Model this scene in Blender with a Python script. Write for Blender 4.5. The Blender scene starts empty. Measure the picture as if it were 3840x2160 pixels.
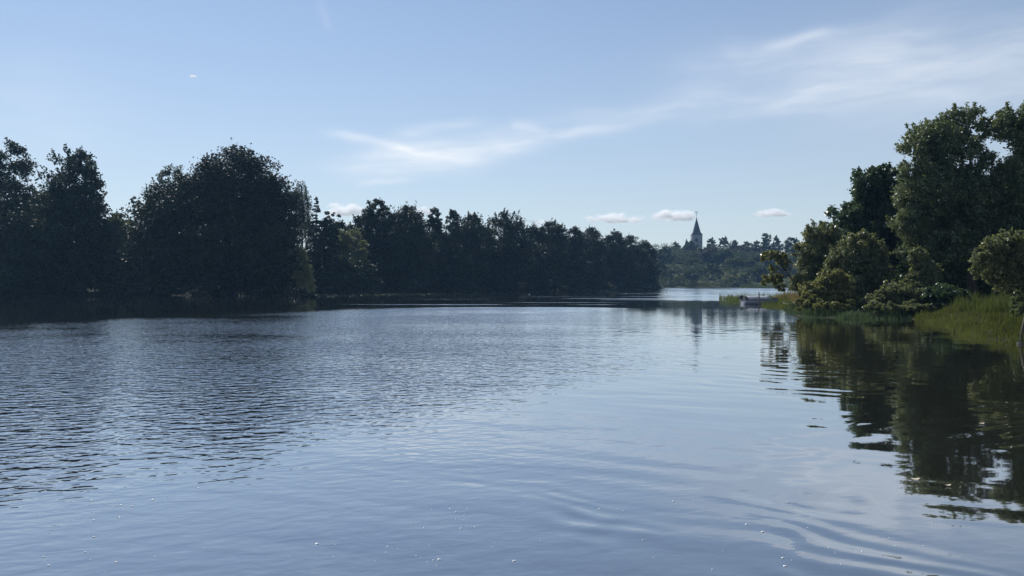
import bpy, math
import numpy as np
from mathutils import Vector

S = bpy.context.scene
C = S.collection
PI = math.pi
F, U0, V0, CH = 2850.0, 1920.0, 1062.0, 2.0      # focal length in photo pixels, horizon, camera height
SUN_AZ, SUN_EL = math.radians(-30), math.radians(46)

# ------------------------------------------------------------------ helpers
def at(u, v, y):
    return ((u - U0) / F * y, y, CH - (v - V0) / F * y)

def on_water(u, v):
    y = CH * F / (v - V0)
    return ((u - U0) / F * y, y)

def smooth(a, b, x):
    t = np.clip((np.asarray(x, float) - a) / (b - a), 0, 1)
    return t * t * (3 - 2 * t)

def tag(o, label=None, cat=None, group=None, kind=None):
    if label: o['label'] = label
    if cat: o['category'] = cat
    if group: o['group'] = group
    if kind: o['kind'] = kind
    return o

def empty(name, loc, label, cat, group=None, rz=0.0):
    o = bpy.data.objects.new(name, None)
    o.empty_display_size = 0.3
    C.objects.link(o)
    o.location = loc
    o.rotation_euler = (0, 0, rz)
    return tag(o, label, cat, group)

def link(name, me, mat, parent=None, smooth_shade=False):
    o = bpy.data.objects.new(name, me)
    C.objects.link(o)
    if mat: me.materials.append(mat)
    if parent: o.parent = parent
    if smooth_shade:
        me.polygons.foreach_set('use_smooth', np.ones(len(me.polygons), bool))
    return o

def quads(name, verts, nq, tint=None):
    """mesh of nq separate quads, verts (nq*4,3)"""
    me = bpy.data.meshes.new(name)
    me.vertices.add(nq * 4)
    me.vertices.foreach_set('co', np.ascontiguousarray(verts, np.float32).ravel())
    me.loops.add(nq * 4)
    me.loops.foreach_set('vertex_index', np.arange(nq * 4, dtype=np.int32))
    me.polygons.add(nq)
    me.polygons.foreach_set('loop_start', np.arange(0, nq * 4, 4, dtype=np.int32))
    me.update(calc_edges=True)
    if tint is not None:
        a = me.attributes.new('tint', 'FLOAT', 'FACE')
        a.data.foreach_set('value', np.ascontiguousarray(tint, np.float32))
    return me

class MB:
    """collects simple solids and builds them as one mesh"""
    def __init__(s): s.v = []; s.f = []
    def add(s, vs, fs):
        n = len(s.v); s.v += [tuple(p) for p in vs]; s.f += [tuple(i + n for i in f) for f in fs]; return s
    def box(s, x0, x1, y0, y1, z0, z1):
        return s.add([(x0,y0,z0),(x1,y0,z0),(x1,y1,z0),(x0,y1,z0),(x0,y0,z1),(x1,y0,z1),(x1,y1,z1),(x0,y1,z1)],
                     [(3,2,1,0),(4,5,6,7),(0,1,5,4),(1,2,6,5),(2,3,7,6),(3,0,4,7)])
    def tube(s, pts, rad, k=6):
        pts = [Vector(p) for p in pts]
        if not hasattr(rad, '__len__'): rad = [rad] * len(pts)
        n0 = len(s.v)
        for i, p in enumerate(pts):
            d = (pts[min(i+1, len(pts)-1)] - pts[max(i-1, 0)]).normalized()
            a = d.cross(Vector((0.3, 0.9, 0.1)) if abs(d.z) > .8 else Vector((0, 0, 1))).normalized()
            b = d.cross(a)
            for j in range(k):
                t = 2 * PI * j / k
                s.v.append(tuple(p + (a * math.cos(t) + b * math.sin(t)) * rad[i]))
        for i in range(len(pts) - 1):
            for j in range(k):
                q = n0 + i * k; j2 = (j + 1) % k
                s.f.append((q + j, q + j2, q + k + j2, q + k + j))
        s.f.append(tuple(n0 + j for j in reversed(range(k))))
        s.f.append(tuple(n0 + (len(pts) - 1) * k + j for j in range(k)))
        return s
    def loft(s, rings, caps=True):
        n0 = len(s.v); k = len(rings[0])
        for r in rings: s.v += [tuple(p) for p in r]
        for i in range(len(rings) - 1):
            for j in range(k):
                q = n0 + i * k; j2 = (j + 1) % k
                s.f.append((q + j, q + j2, q + k + j2, q + k + j))
        if caps:
            s.f.append(tuple(n0 + j for j in reversed(range(k))))
            s.f.append(tuple(n0 + (len(rings) - 1) * k + j for j in range(k)))
        return s
    def build(s, name, mat, parent=None, smooth_shade=False):
        me = bpy.data.meshes.new(name); me.from_pydata(s.v, [], s.f); me.update()
        return link(name, me, mat, parent, smooth_shade)

# ------------------------------------------------------------------ materials
class NT:
    def __init__(s, tree): s.t = tree
    def n(s, typ, **kw):
        nd = s.t.nodes.new(typ)
        for k, v in kw.items():
            if k.startswith('i_'):
                nd.inputs[int(k[2:])].default_value = v
            else: setattr(nd, k, v)
        return nd
    def put(s, sock, x):
        if isinstance(x, bpy.types.NodeSocket): s.t.links.new(x, sock)
        else: sock.default_value = x
    def m(s, op, a, b=0.0, c=0.0, clamp=False):
        nd = s.n('ShaderNodeMath', operation=op, use_clamp=clamp)
        s.put(nd.inputs[0], a); s.put(nd.inputs[1], b); s.put(nd.inputs[2], c)
        return nd.outputs[0]
    def step(s, x, a, b, o0=0.0, o1=1.0):
        nd = s.n('ShaderNodeMapRange', interpolation_type='SMOOTHSTEP')
        for i, q in enumerate((x, a, b, o0, o1)): s.put(nd.inputs[i], q)
        return nd.outputs[0]
    def vm(s, op, a, b=(0,0,0)):
        nd = s.n('ShaderNodeVectorMath', operation=op)
        s.put(nd.inputs[0], a); s.put(nd.inputs[1], b)
        return nd.outputs[0]
    def xyz(s, x, y, z):
        nd = s.n('ShaderNodeCombineXYZ')
        for i, q in enumerate((x, y, z)): s.put(nd.inputs[i], q)
        return nd.outputs[0]
    def sep(s, v):
        nd = s.n('ShaderNodeSeparateXYZ'); s.put(nd.inputs[0], v); return nd.outputs
    def noise(s, vec, scale=1.0, detail=2.0, rough=.5, col=False, dist=0.0):
        nd = s.n('ShaderNodeTexNoise'); s.put(nd.inputs['Vector'], vec)
        nd.inputs['Scale'].default_value = scale; nd.inputs['Detail'].default_value = detail
        nd.inputs['Roughness'].default_value = rough; nd.inputs['Distortion'].default_value = dist
        return nd.outputs[1 if col else 0]
    def mix(s, f, a, b):
        nd = s.n('ShaderNodeMix', data_type='RGBA')
        s.put(nd.inputs[0], f); s.put(nd.inputs[6], a); s.put(nd.inputs[7], b)
        return nd.outputs[2]

def new_mat(name):
    m = bpy.data.materials.new(name); m.use_nodes = True
    t = NT(m.node_tree)
    b = m.node_tree.nodes['Principled BSDF']
    out = m.node_tree.nodes['Material Output']
    return m, t, b, out

def rgba(c): return (c[0], c[1], c[2], 1.0)

def leaf_mat(name, ca, cb, trans=.3, rough=.52, tcol=None, k=.74, spec=.22):
    m, t, b, out = new_mat(name)
    at_ = t.n('ShaderNodeAttribute', attribute_name='tint')
    ca = tuple(c * k for c in ca); cb = tuple(c * k for c in cb)
    col = t.mix(at_.outputs['Fac'], rgba(ca), rgba(cb))
    t.put(b.inputs['Base Color'], col)
    b.inputs['Roughness'].default_value = rough
    b.inputs['Specular IOR Level'].default_value = spec
    tr = t.n('ShaderNodeBsdfTranslucent')
    tc = t.mix(.6, col, rgba(tcol or (cb[0]*1.5, cb[1]*1.5, cb[2]*.6)))
    t.put(tr.inputs[0], tc)
    mx = t.n('ShaderNodeMixShader'); mx.inputs[0].default_value = trans
    t.t.links.new(b.outputs[0], mx.inputs[1]); t.t.links.new(tr.outputs[0], mx.inputs[2])
    t.t.links.new(mx.outputs[0], out.inputs[0])
    return m

def noisy_mat(name, ca, cb, scale=3.0, rough=.8, metallic=0.0, stretch=(1,1,1), bump=.0, spec=.4):
    m, t, b, out = new_mat(name)
    tc = t.n('ShaderNodeTexCoord').outputs['Object']
    v = t.vm('MULTIPLY', tc, stretch)
    f = t.step(t.noise(v, scale, 4, .6), .35, .65)
    t.put(b.inputs['Base Color'], t.mix(f, rgba(ca), rgba(cb)))
    b.inputs['Roughness'].default_value = rough; b.inputs['Metallic'].default_value = metallic
    b.inputs['Specular IOR Level'].default_value = spec
    if bump:
        bp = t.n('ShaderNodeBump'); bp.inputs['Strength'].default_value = bump; bp.inputs['Distance'].default_value = .02
        t.put(bp.inputs['Height'], t.noise(v, scale * 6, 3)); t.put(b.inputs['Normal'], bp.outputs[0])
    return m

L = {
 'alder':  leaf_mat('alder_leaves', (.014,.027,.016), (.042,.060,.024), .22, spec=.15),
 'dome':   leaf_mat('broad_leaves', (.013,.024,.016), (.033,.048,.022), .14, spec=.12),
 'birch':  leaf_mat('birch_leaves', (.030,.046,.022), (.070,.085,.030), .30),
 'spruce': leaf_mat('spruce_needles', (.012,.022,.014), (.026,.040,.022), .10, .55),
 'pale':   leaf_mat('willow_leaves', (.085,.100,.058), (.150,.160,.085), .42, .45, k=1.25),
 'far':    leaf_mat('far_leaves', (.034,.050,.022), (.078,.096,.034), .32, k=.85),
 'farold': leaf_mat('autumn_leaves', (.055,.046,.026), (.095,.080,.034), .25),
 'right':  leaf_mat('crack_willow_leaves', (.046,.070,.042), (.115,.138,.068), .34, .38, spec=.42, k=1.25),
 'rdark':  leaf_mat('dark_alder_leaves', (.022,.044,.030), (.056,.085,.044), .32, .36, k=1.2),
 'olive':  leaf_mat('olive_leaves', (.088,.108,.056), (.170,.185,.098), .42, .36, k=1.0, spec=.42),
 'yell':   leaf_mat('yellowing_leaves', (.090,.108,.044), (.190,.190,.085), .45, .36, k=1.0, spec=.42),
 'reed':   leaf_mat('reed_blades', (.045,.065,.020), (.100,.120,.040), .40, .45, k=.9),
 'grass':  leaf_mat('grass_blades', (.026,.044,.012), (.100,.112,.036), .40, .5, k=.95),
 'straw':  leaf_mat('dry_grass', (.16,.12,.06), (.30,.23,.12), .3, .6),
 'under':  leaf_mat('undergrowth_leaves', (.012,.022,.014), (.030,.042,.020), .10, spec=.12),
}
BARK = noisy_mat('bark', (.035,.028,.022), (.075,.062,.05), 4, .9, stretch=(1,1,.25))
BARKP = noisy_mat('pale_bark', (.10,.085,.07), (.22,.20,.18), 4, .85, stretch=(1,1,.3))

# ------------------------------------------------------------------ terrain and river outline
W_ = on_water
RIVER = np.array([(-320,100), W_(-500,1114), W_(0,1111), W_(560,1108), W_(1190,1104.5), W_(1260,1101), W_(1700,1097.5),
                  W_(2100,1091), W_(2440,1086), W_(2462,1084), (46,285), (15,320), (-30,345), (-40,362), (10,352),
                  W_(2440,1079), W_(2700,1079), (118,333), (126,322), (112,250), (86,190), (56,128), (38,102), (31.5,84), (24.5,62),
                  W_(2975,1168), W_(3010,1189), W_(3200,1194), W_(3400,1196), W_(3540,1212), W_(3620,1250), W_(3740,1278),
                  W_(3900,1292), (22,20), (24,4), (20,1.2), (3,.6), (-3,.6), (-60,1), (-320,2)], float)

def river_sd(x, y):
    """signed distance to the river outline, negative on the water"""
    x = np.asarray(x, float); y = np.asarray(y, float)
    d = np.full(x.shape, 1e9); inside = np.zeros(x.shape, bool)
    n = len(RIVER)
    for i in range(n):
        ax, ay = RIVER[i]; bx, by = RIVER[(i + 1) % n]
        ex, ey = bx - ax, by - ay
        t = np.clip(((x - ax) * ex + (y - ay) * ey) / (ex * ex + ey * ey), 0, 1)
        d = np.minimum(d, np.hypot(x - ax - t * ex, y - ay - t * ey))
        c = ((ay > y) != (by > y)) & (x < (bx - ax) * (y - ay) / ((by - ay) if by != ay else 1e-9) + ax)
        inside ^= c
    return np.where(inside, -d, d)

def gz(x, y):
    x = np.asarray(x, float); y = np.asarray(y, float)
    sd = river_sd(x, y)
    sd = sd + .5 * np.sin(x * .9 + y * .5) * np.clip(np.abs(y) / 60, .15, 1) * .5
    land = .05 + .45 * smooth(0, 3, sd) + .5 * smooth(3, 20, sd)
    wob = .12 * np.sin(x * .35 + 1) * np.sin(y * .31) + .08 * np.sin(x * .93 + y * .7)
    land = land + wob * smooth(.5, 5, sd)
    land = land + 14.0 * smooth(346, 470, y + .10 * x) * smooth(-60, 40, x)
    bed = -1.3 * smooth(0, 7, -sd) - .03
    return np.where(sd > 0, land, bed)

def axis(lo, hi, fine_lo, fine_hi, step, grow=1.12):
    a = list(np.arange(fine_lo, fine_hi + 1e-6, step))
    s = step; p = a[-1]
    while p < hi: s = min(s * grow, 60); p += s; a.append(p)
    s = step; p = a[0]; pre = []
    while p > lo: s = min(s * grow, 60); p -= s; pre.append(p)
    return np.array(pre[::-1] + a)

xs = axis(-760, 760, -2, 42, .55, 1.06); ys = axis(-90, 900, 18, 70, .55, 1.05)
X, Y = np.meshgrid(xs, ys)
Z = gz(X, Y)
nx, ny = len(xs), len(ys)
me = bpy.data.meshes.new('ground')
idx = np.arange(nx * ny).reshape(ny, nx)
fq = np.stack([idx[:-1,:-1], idx[:-1,1:], idx[1:,1:], idx[1:,:-1]], -1).reshape(-1, 4)
me.vertices.add(nx * ny); me.vertices.foreach_set('co', np.stack([X, Y, Z], -1).astype(np.float32).ravel())
me.loops.add(fq.size); me.loops.foreach_set('vertex_index', fq.astype(np.int32).ravel())
me.polygons.add(len(fq)); me.polygons.foreach_set('loop_start', np.arange(0, fq.size, 4, dtype=np.int32))
me.update(calc_edges=True)
gm, t, b, out = new_mat('meadow_soil')
pos = t.n('ShaderNodeNewGeometry').outputs['Position']
n1 = t.noise(pos, .25, 4, .6); n2 = t.noise(pos, 3.0, 4, .65)
c1 = t.mix(t.step(n1, .35, .65), (.028,.038,.012,1), (.055,.066,.020,1))
c2 = t.mix(t.step(n2, .45, .75), c1, (.040,.033,.020,1))
zz = t.sep(pos)[2]
t.put(b.inputs['Base Color'], t.mix(t.step(zz, -.05, .30), (.022,.018,.012,1), c2))
b.inputs['Roughness'].default_value = .95; b.inputs['Specular IOR Level'].default_value = .2
tag(link('ground', me, gm, smooth_shade=True), kind='structure')

# ------------------------------------------------------------------ water
def water_material():
    m, t, b, out = new_mat('river_water')
    pos = t.n('ShaderNodeNewGeometry').outputs['Position']
    px, py, pz = t.sep(pos)
    def grad(vec, sx, sy, scale, detail, eps, rough=.5, dist=0.0):
        base = t.vm('MULTIPLY', vec, (sx, sy, 1))
        ex = t.vm('MULTIPLY', t.vm('ADD', vec, (eps, 0, 0)), (sx, sy, 1))
        ey = t.vm('MULTIPLY', t.vm('ADD', vec, (0, eps, 0)), (sx, sy, 1))
        h0, hx, hy = (t.noise(q, scale, detail, rough, dist=dist) for q in (base, ex, ey))
        return t.m('DIVIDE', t.m('SUBTRACT', hx, h0), eps), t.m('DIVIDE', t.m('SUBTRACT', hy, h0), eps)
    def rot(vec, a):
        x, y, z = t.sep(vec)
        return t.xyz(t.m('ADD', t.m('MULTIPLY', x, math.cos(a)), t.m('MULTIPLY', y, math.sin(a))),
                     t.m('SUBTRACT', t.m('MULTIPLY', y, math.cos(a)), t.m('MULTIPLY', x, math.sin(a))), z)
    def unrot(g, a):
        return (t.m('SUBTRACT', t.m('MULTIPLY', g[0], math.cos(a)), t.m('MULTIPLY', g[1], math.sin(a))),
                t.m('ADD', t.m('MULTIPLY', g[0], math.sin(a)), t.m('MULTIPLY', g[1], math.cos(a))))
    # --- where the breeze ruffles the river (metres on the water)
    wob = t.m('SUBTRACT', t.noise(t.vm('MULTIPLY', pos, (.05, .09, 0)), 1, 3), .5)
    yw = t.m('ADD', py, t.m('MULTIPLY', wob, 9.0))
    # sheltered strip under the left bank: nearer on the left
    lim = t.step(px, -30.0, -3.0, 14.0, 61.0)
    shelter = t.step(yw, t.m('ADD', lim, -1.0), t.m('ADD', lim, t.step(px, -20.0, -4.0, 30.0, 4.0)), 1.0, 0.0)
    # streaks of breeze in the sheltered strip and the far reach
    st = t.noise(t.vm('MULTIPLY', pos, (.035, .22, 0)), 1, 3, .55)
    streak = t.m('MULTIPLY', t.step(st, .56, .66), t.step(px, -40.0, 10.0, .25, .9))
    far = t.m('MAXIMUM', shelter, t.m('MULTIPLY', streak, t.step(py, 40.0, 62.0)))
    far = t.m('MAXIMUM', far, t.m('MULTIPLY', t.m('MULTIPLY', t.step(t.m('SUBTRACT', px, t.m('MULTIPLY', py, .19)), -2.0, 5.0), t.step(py, 70.0, 110.0)), t.step(st, .36, .56, .25, .95)))
    # lee of the right bank
    xr = t.m('ADD', px, t.m('MULTIPLY', wob, 6.0))
    edge = t.m('ADD', 1.0, t.m('MULTIPLY', py, .10))
    lee = t.step(t.m('SUBTRACT', xr, edge), -5.0, 5.0, 1.0, .10)
    lee = t.m('MAXIMUM', lee, t.step(py, 66.0, 90.0))
    # glassy water near the camera: right of a diagonal line
    dg = t.m('SUBTRACT', py, t.m('ADD', 13.2, t.m('MULTIPLY', px, 1.15)))
    wob2 = t.m('SUBTRACT', t.noise(t.vm('MULTIPLY', pos, (.35, .5, 0)), 1, 3), .5)
    dgw = t.m('ADD', dg, t.m('ADD', t.m('MULTIPLY', wob, 5.0), t.m('MULTIPLY', wob2, 4.0)))
    glass = t.step(dgw, -2.6, 3.4, .22, 1.0)
    soft = t.step(px, -5.0, 3.0, 1.1, .42)
    patch = t.step(t.noise(t.vm('MULTIPLY', pos, (.10, .16, 0)), 1, 2), .30, .62, .5, 1.2)
    A = t.m('MULTIPLY', t.m('MULTIPLY', far, lee), t.m('MULTIPLY', t.m('MULTIPLY', glass, soft), patch))
    # --- ripples
    a1 = math.radians(14)
    g1 = unrot(grad(rot(pos, a1), .55, 1.0, 5.0, 2.0, .010, .5, .2), a1)
    a2 = math.radians(-22)
    g2 = unrot(grad(rot(pos, a2), .6, 1.0, 7.5, 1.0, .008), a2)
    # long lazy swell on the glassy part and everywhere
    a3 = math.radians(-24)
    g3 = unrot(grad(rot(pos, a3), .30, 1.0, 1.55, 1.0, .03, .4, .3), a3)
    g4 = grad(pos, .35, 1.0, .55, 1.0, .05)
    # trains of round-crested ripples drifting over the glassy water at the right
    def train(cx, cy, k, r0, r1, amp, amask):
        dx = t.m('SUBTRACT', px, cx); dy = t.m('SUBTRACT', py, cy)
        w2 = t.m('MULTIPLY', t.m('SUBTRACT', t.noise(t.vm('MULTIPLY', pos, (.8, .8, 0)), 1, 1), .5), 1.1)
        r = t.m('ADD', t.m('SQRT', t.m('ADD', t.m('MULTIPLY', dx, dx), t.m('MULTIPLY', dy, dy))), w2)
        s = t.m('COSINE', t.m('MULTIPLY', r, k))
        env = t.m('MULTIPLY', t.step(r, r0 - .9, r0 + .5), t.step(r, r1 - .7, r1 + .7, 1.0, 0.0))
        s = t.m('MULTIPLY', t.m('MULTIPLY', s, env), t.m('MULTIPLY', amask, amp))
        rr = t.m('MAXIMUM', r, .2)
        return t.m('MULTIPLY', s, t.m('DIVIDE', dx, rr)), t.m('MULTIPLY', s, t.m('DIVIDE', dy, rr))
    blot = t.m('MULTIPLY', t.step(t.noise(t.vm('MULTIPLY', pos, (.5, .45, 0)), 1, 2), .42, .66), t.step(px, -1.6, .6))
    tr1 = train(-2.5, .2, 17.0, 6.4, 8.2, .05, blot)
    tr2 = train(9.5, 1.0, 13.0, 7.5, 11.5, .026, blot)
    tr3 = train(11.0, 24.0, 9.0, 6.0, 13.0, .025, blot)
    def comb(i):
        r = t.m('MULTIPLY', A, t.m('ADD', t.m('MULTIPLY', g1[i], RIP1), t.m('MULTIPLY', g2[i], RIP2)))
        base = t.m('MULTIPLY', t.m('ADD', t.m('MULTIPLY', g3[i], SWELL), t.m('MULTIPLY', g4[i], .012)), t.m('MULTIPLY', t.step(px, -4.5, 1.0, .45, 1.0), t.step(px, 1.5, 5.0, 1.0, .5)))
        base = t.m('ADD', base, t.m('ADD', t.m('ADD', tr1[i], tr2[i]), tr3[i]))
        near = t.step(py, 25.0, 60.0, 1.0, .30)
        return t.m('MULTIPLY', t.m('ADD', r, t.m('MULTIPLY', base, near)), -1.0)
    # at grazing angles only the near slopes of the ripples are seen
    ix, iy, iz = t.sep(t.n('ShaderNodeNewGeometry').outputs['Incoming'])
    hyp = t.m('SQRT', t.m('ADD', t.m('MULTIPLY', ix, ix), t.m('MULTIPLY', iy, iy)))
    cot = t.m('MINIMUM', t.m('DIVIDE', hyp, t.m('MAXIMUM', iz, .01)), 34.0)
    lean = t.m('DIVIDE', t.m('MULTIPLY', t.m('MULTIPLY', t.m('MULTIPLY', t.m('MULTIPLY', far, lee), glass), t.m('MULTIPLY', t.step(t.m('ADD', px, t.m('MULTIPLY', py, .22)), -4.0, 2.5, .15, 1.0), RIPLEAN)), cot), hyp)
    nrm = t.vm('NORMALIZE', t.xyz(t.m('ADD', comb(0), t.m('MULTIPLY', ix, lean)), t.m('ADD', comb(1), t.m('MULTIPLY', iy, lean)), 1.0))
    fr = t.n('ShaderNodeFresnel'); fr.inputs['IOR'].default_value = 1.333; t.put(fr.inputs['Normal'], nrm)
    gl = t.n('ShaderNodeBsdfGlossy'); gl.inputs['Roughness'].default_value = .03; t.put(gl.inputs['Normal'], nrm)
    gl.inputs['Color'].default_value = (1, 1, 1, 1)
    df = t.n('ShaderNodeBsdfDiffuse'); df.inputs['Color'].default_value = (.020, .019, .013, 1)
    mx = t.n('ShaderNodeMixShader'); t.put(mx.inputs[0], t.m('POWER', fr.outputs[0], WATER_GLOSS))
    t.t.links.new(df.outputs[0], mx.inputs[1]); t.t.links.new(gl.outputs[0], mx.inputs[2])
    t.t.links.new(mx.outputs[0], out.inputs[0])
    return m
RIP1, RIP2, SWELL, RIPLEAN, WATER_GLOSS = .043, .012, .016, .0027, .32
me = bpy.data.meshes.new('water')
me.from_pydata([(-600,-60,0),(600,-60,0),(600,430,0),(-600,430,0)], [], [(0,1,2,3)]); me.update()
tag(link('water', me, water_material()), kind='structure')

# ------------------------------------------------------------------ trees
def unit(rs, n):
    v = rs.normal(size=(n, 3)); return v / np.linalg.norm(v, axis=1, keepdims=True)

def leaf_quads(rs, pos, out_dir, size, aspect=1.7, up=.45):
    n = len(pos)
    nr = unit(rs, n) + out_dir * .45 + np.array([0, 0, up])
    nr /= np.linalg.norm(nr, axis=1, keepdims=True)
    tg = np.cross(nr, unit(rs, n)); tg /= np.maximum(np.linalg.norm(tg, axis=1, keepdims=True), 1e-6)
    bt = np.cross(nr, tg)
    s = (size * rs.uniform(.6, 1.35, n))[:, None]
    l, w = s * .5 * aspect ** .5, s * .5 / aspect ** .5
    v = np.empty((n, 4, 3))
    v[:,0] = pos - tg * l; v[:,1] = pos + bt * w + nr * w * .25; v[:,2] = pos + tg * l; v[:,3] = pos - bt * w + nr * w * .25
    return v.reshape(-1, 3)

def envelope(kind, t):
    if kind == 'dome':   return np.sqrt(np.clip(1 - np.clip(t, 0, 1) ** 2.1, 0, 1)) * np.where(t < .1, .93 + .7 * t, 1)
    if kind == 'tall':   return np.where(t > .35, np.sqrt(np.clip(1 - np.clip((t - .35) / .66, 0, 1) ** 1.7, 0, 1)), .8 + .2 * t / .35)
    if kind == 'column': return np.clip(1 - np.abs(2 * t - 1) ** 5, 0, 1) ** .5
    if kind == 'cone':   return np.clip(1 - t, 0, 1) ** .75 * np.clip(t * 8, .3, 1)
    return np.where(t > .42, np.sqrt(np.clip(1 - np.clip((t - .42) / .59, 0, 1) ** 2.2, 0, 1)), .86 + .14 * t / .42)          # round

def crown_clumps(rs, kind, H, W, base, K, D=None):
    """clump centres and radii filling an irregular crown of half-width W, from base*H up to H"""
    D = D or W
    ph = rs.uniform(0, 6.28, 8); z0 = base * H; hh = H - z0
    t = rs.uniform(0, 1, K * 6)
    w = envelope(kind, t)
    keep = rs.uniform(0, 1, K * 6) < (.12 + .88 * w ** 1.3)
    t = t[keep][:K]; w = w[keep][:K]; k = len(t)
    az = rs.uniform(0, 2 * PI, k)
    irr = 1 + .13 * np.sin(2 * az + ph[0] + 5 * t) + .11 * np.sin(3 * az + ph[1] - 9 * t) + .12 * np.sin(13 * t + ph[2] + az)
    rho = np.sqrt(rs.uniform(.12, 1, k)) * w * irr
    r = W * rs.uniform(.13, .26, k) * np.clip(.6 + .4 * w, .35, 1)
    rho = np.maximum(rho - .6 * r / W, 0)
    c = np.stack([np.cos(az) * rho * W, np.sin(az) * rho * D, np.minimum(z0 + t * hh, H - .55 * r)], -1)
    return c, r

def lobe_clumps(rs, lobes, K):
    """lobes: (x,y,z, rx,ry,rz)"""
    lb = np.array(lobes, float)
    wt = (lb[:,3] * lb[:,4] * lb[:,5]) ** .67; wt /= wt.sum()
    i = rs.choice(len(lb), K, p=wt)
    d = unit(rs, K); rr = np.cbrt(rs.uniform(.15, 1, K))[:, None]
    r = lb[i,3:].min(1) * rs.uniform(.18, .34, K)
    c = lb[i,:3] + d * rr * (lb[i,3:] - .5 * r[:, None])
    return c, r

def crown_mesh(rs, name, c, r, n, leaf, aspect=1.7, sprigs=.05, squash=.8):
    K = len(c)
    p = r ** 1.7; p /= p.sum()
    i = rs.choice(K, n, p=p)
    d = unit(rs, n)
    rad = r[i] * rs.uniform(0, 1, n) ** .45 * np.where(rs.uniform(0, 1, n) < .28, rs.uniform(1, 1.55, n), 1)
    pos = c[i] + d * rad[:, None] * np.array([1.1, 1.1, squash])
    ns = int(n * sprigs)                                   # thin shoots that break the outline
    if ns:
        ctr = c.mean(0)
        sel = rs.integers(0, K, max(8, ns // 14)); si = rs.choice(sel, ns)
        od = c - ctr; od = od / np.maximum(np.linalg.norm(od, axis=1, keepdims=True), 1e-6) + np.array([0, 0, .35])
        dd = {int(s): od[s] * .8 + unit(rs, 1)[0] * .5 for s in sel}
        vec = np.array([dd[int(s)] for s in si])
        pos[:ns] = c[si] + vec * (r[si] * rs.uniform(.4, 1.35, ns))[:, None] + rs.normal(size=(ns, 3)) * leaf * .35
        d[:ns] = vec / np.linalg.norm(vec, axis=1, keepdims=True)
    ct = rs.uniform(0, 1, K)
    tint = np.clip(ct[i] * .6 + rs.uniform(-.1, .5, n), 0, 1)
    return quads(name, leaf_quads(rs, pos, d, leaf, aspect), n, tint)

def limb_mesh(rs, H, W, c, r, base, tr, nl, lean=(0, 0), stems=1, top=.8):
    mb = MB()
    for s in range(stems):
        ox, oy = (0, 0) if stems == 1 else (rs.uniform(-.35, .35) * W, rs.uniform(-.3, .3) * W)
        pts = []
        for q in range(6):
            f = q / 5
            pts.append((ox * f + lean[0] * f * f + rs.normal() * .012 * H * (q > 0), oy * f + lean[1] * f * f + rs.normal() * .012 * H * (q > 0), -.15 + f * H * top))
        mb.tube(pts, [tr * (1.25 if q == 0 else 1) * (1 - .85 * q / 5) / stems ** .4 for q in range(6)], 7)
        for q in rs.choice(len(c), min(nl // stems, len(c)), replace=False):
            e = Vector(c[q]); h0 = max(min(e.z - .28 * math.hypot(e.x, e.y) - .05 * H, H * top * .9), .12 * H)
            f = (h0 + .15) / (H * top + .15)
            i0 = min(int(f * 5), 4); g = f * 5 - i0
            p0 = Vector(pts[i0]).lerp(Vector(pts[i0 + 1]), g)
            mid = p0.lerp(e, .5) + Vector((0, 0, -.06 * (e - p0).length))
            rr = tr * (1 - .8 * f) * .42 / stems ** .3
            mb.tube([p0, mid, e], [rr, rr * .6, rr * .18], 5)
    return mb

SEED = [100]
def tree(name, label, cat, u, vtop, w, y, kind='round', leaf='alder', n=14000, size=.32, base=.08, K=110, group=None,
         x=None, lobes=None, stems=1, bark=None, tr=None, nl=14, sprigs=.05, aspect=1.7, lean=(0, 0), D=None, top=.8):
    SEED[0] += 1
    rs = np.random.default_rng(SEED[0])
    X0 = (u - U0) / F * y
    zg = float(gz(np.array([X0]), np.array([y]))[0]); zg = max(zg, -.25)
    H = CH - (vtop - V0) / F * y - zg
    Wm = w / F * y
    root = empty(name, (X0, y, zg), label, cat, group)
    if lobes:
        lb = []
        for (lu, lv, ru, rv, dy) in lobes:
            yy = y + dy
            lb.append(((lu - U0) / F * yy - X0, dy, CH - (lv - V0) / F * yy - zg, ru / F * yy, min(ru, rv * 1.3) / F * yy * .9, rv / F * yy))
        c, r = lobe_clumps(rs, lb, K)
    else:
        c, r = crown_clumps(rs, kind, H, Wm, base, K, D)
    c[:, 2] = np.maximum(c[:, 2], .25 * r + .05)
    tr = tr or max(.06, H * .016)
    limb_mesh(rs, H, Wm, c, r, base, tr, nl, lean, stems, top).build('trunk', bark or BARK, root, True)
    link('crown', crown_mesh(rs, 'crown', c, r, n, size, aspect, sprigs), L[leaf], root)
    return root

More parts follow.
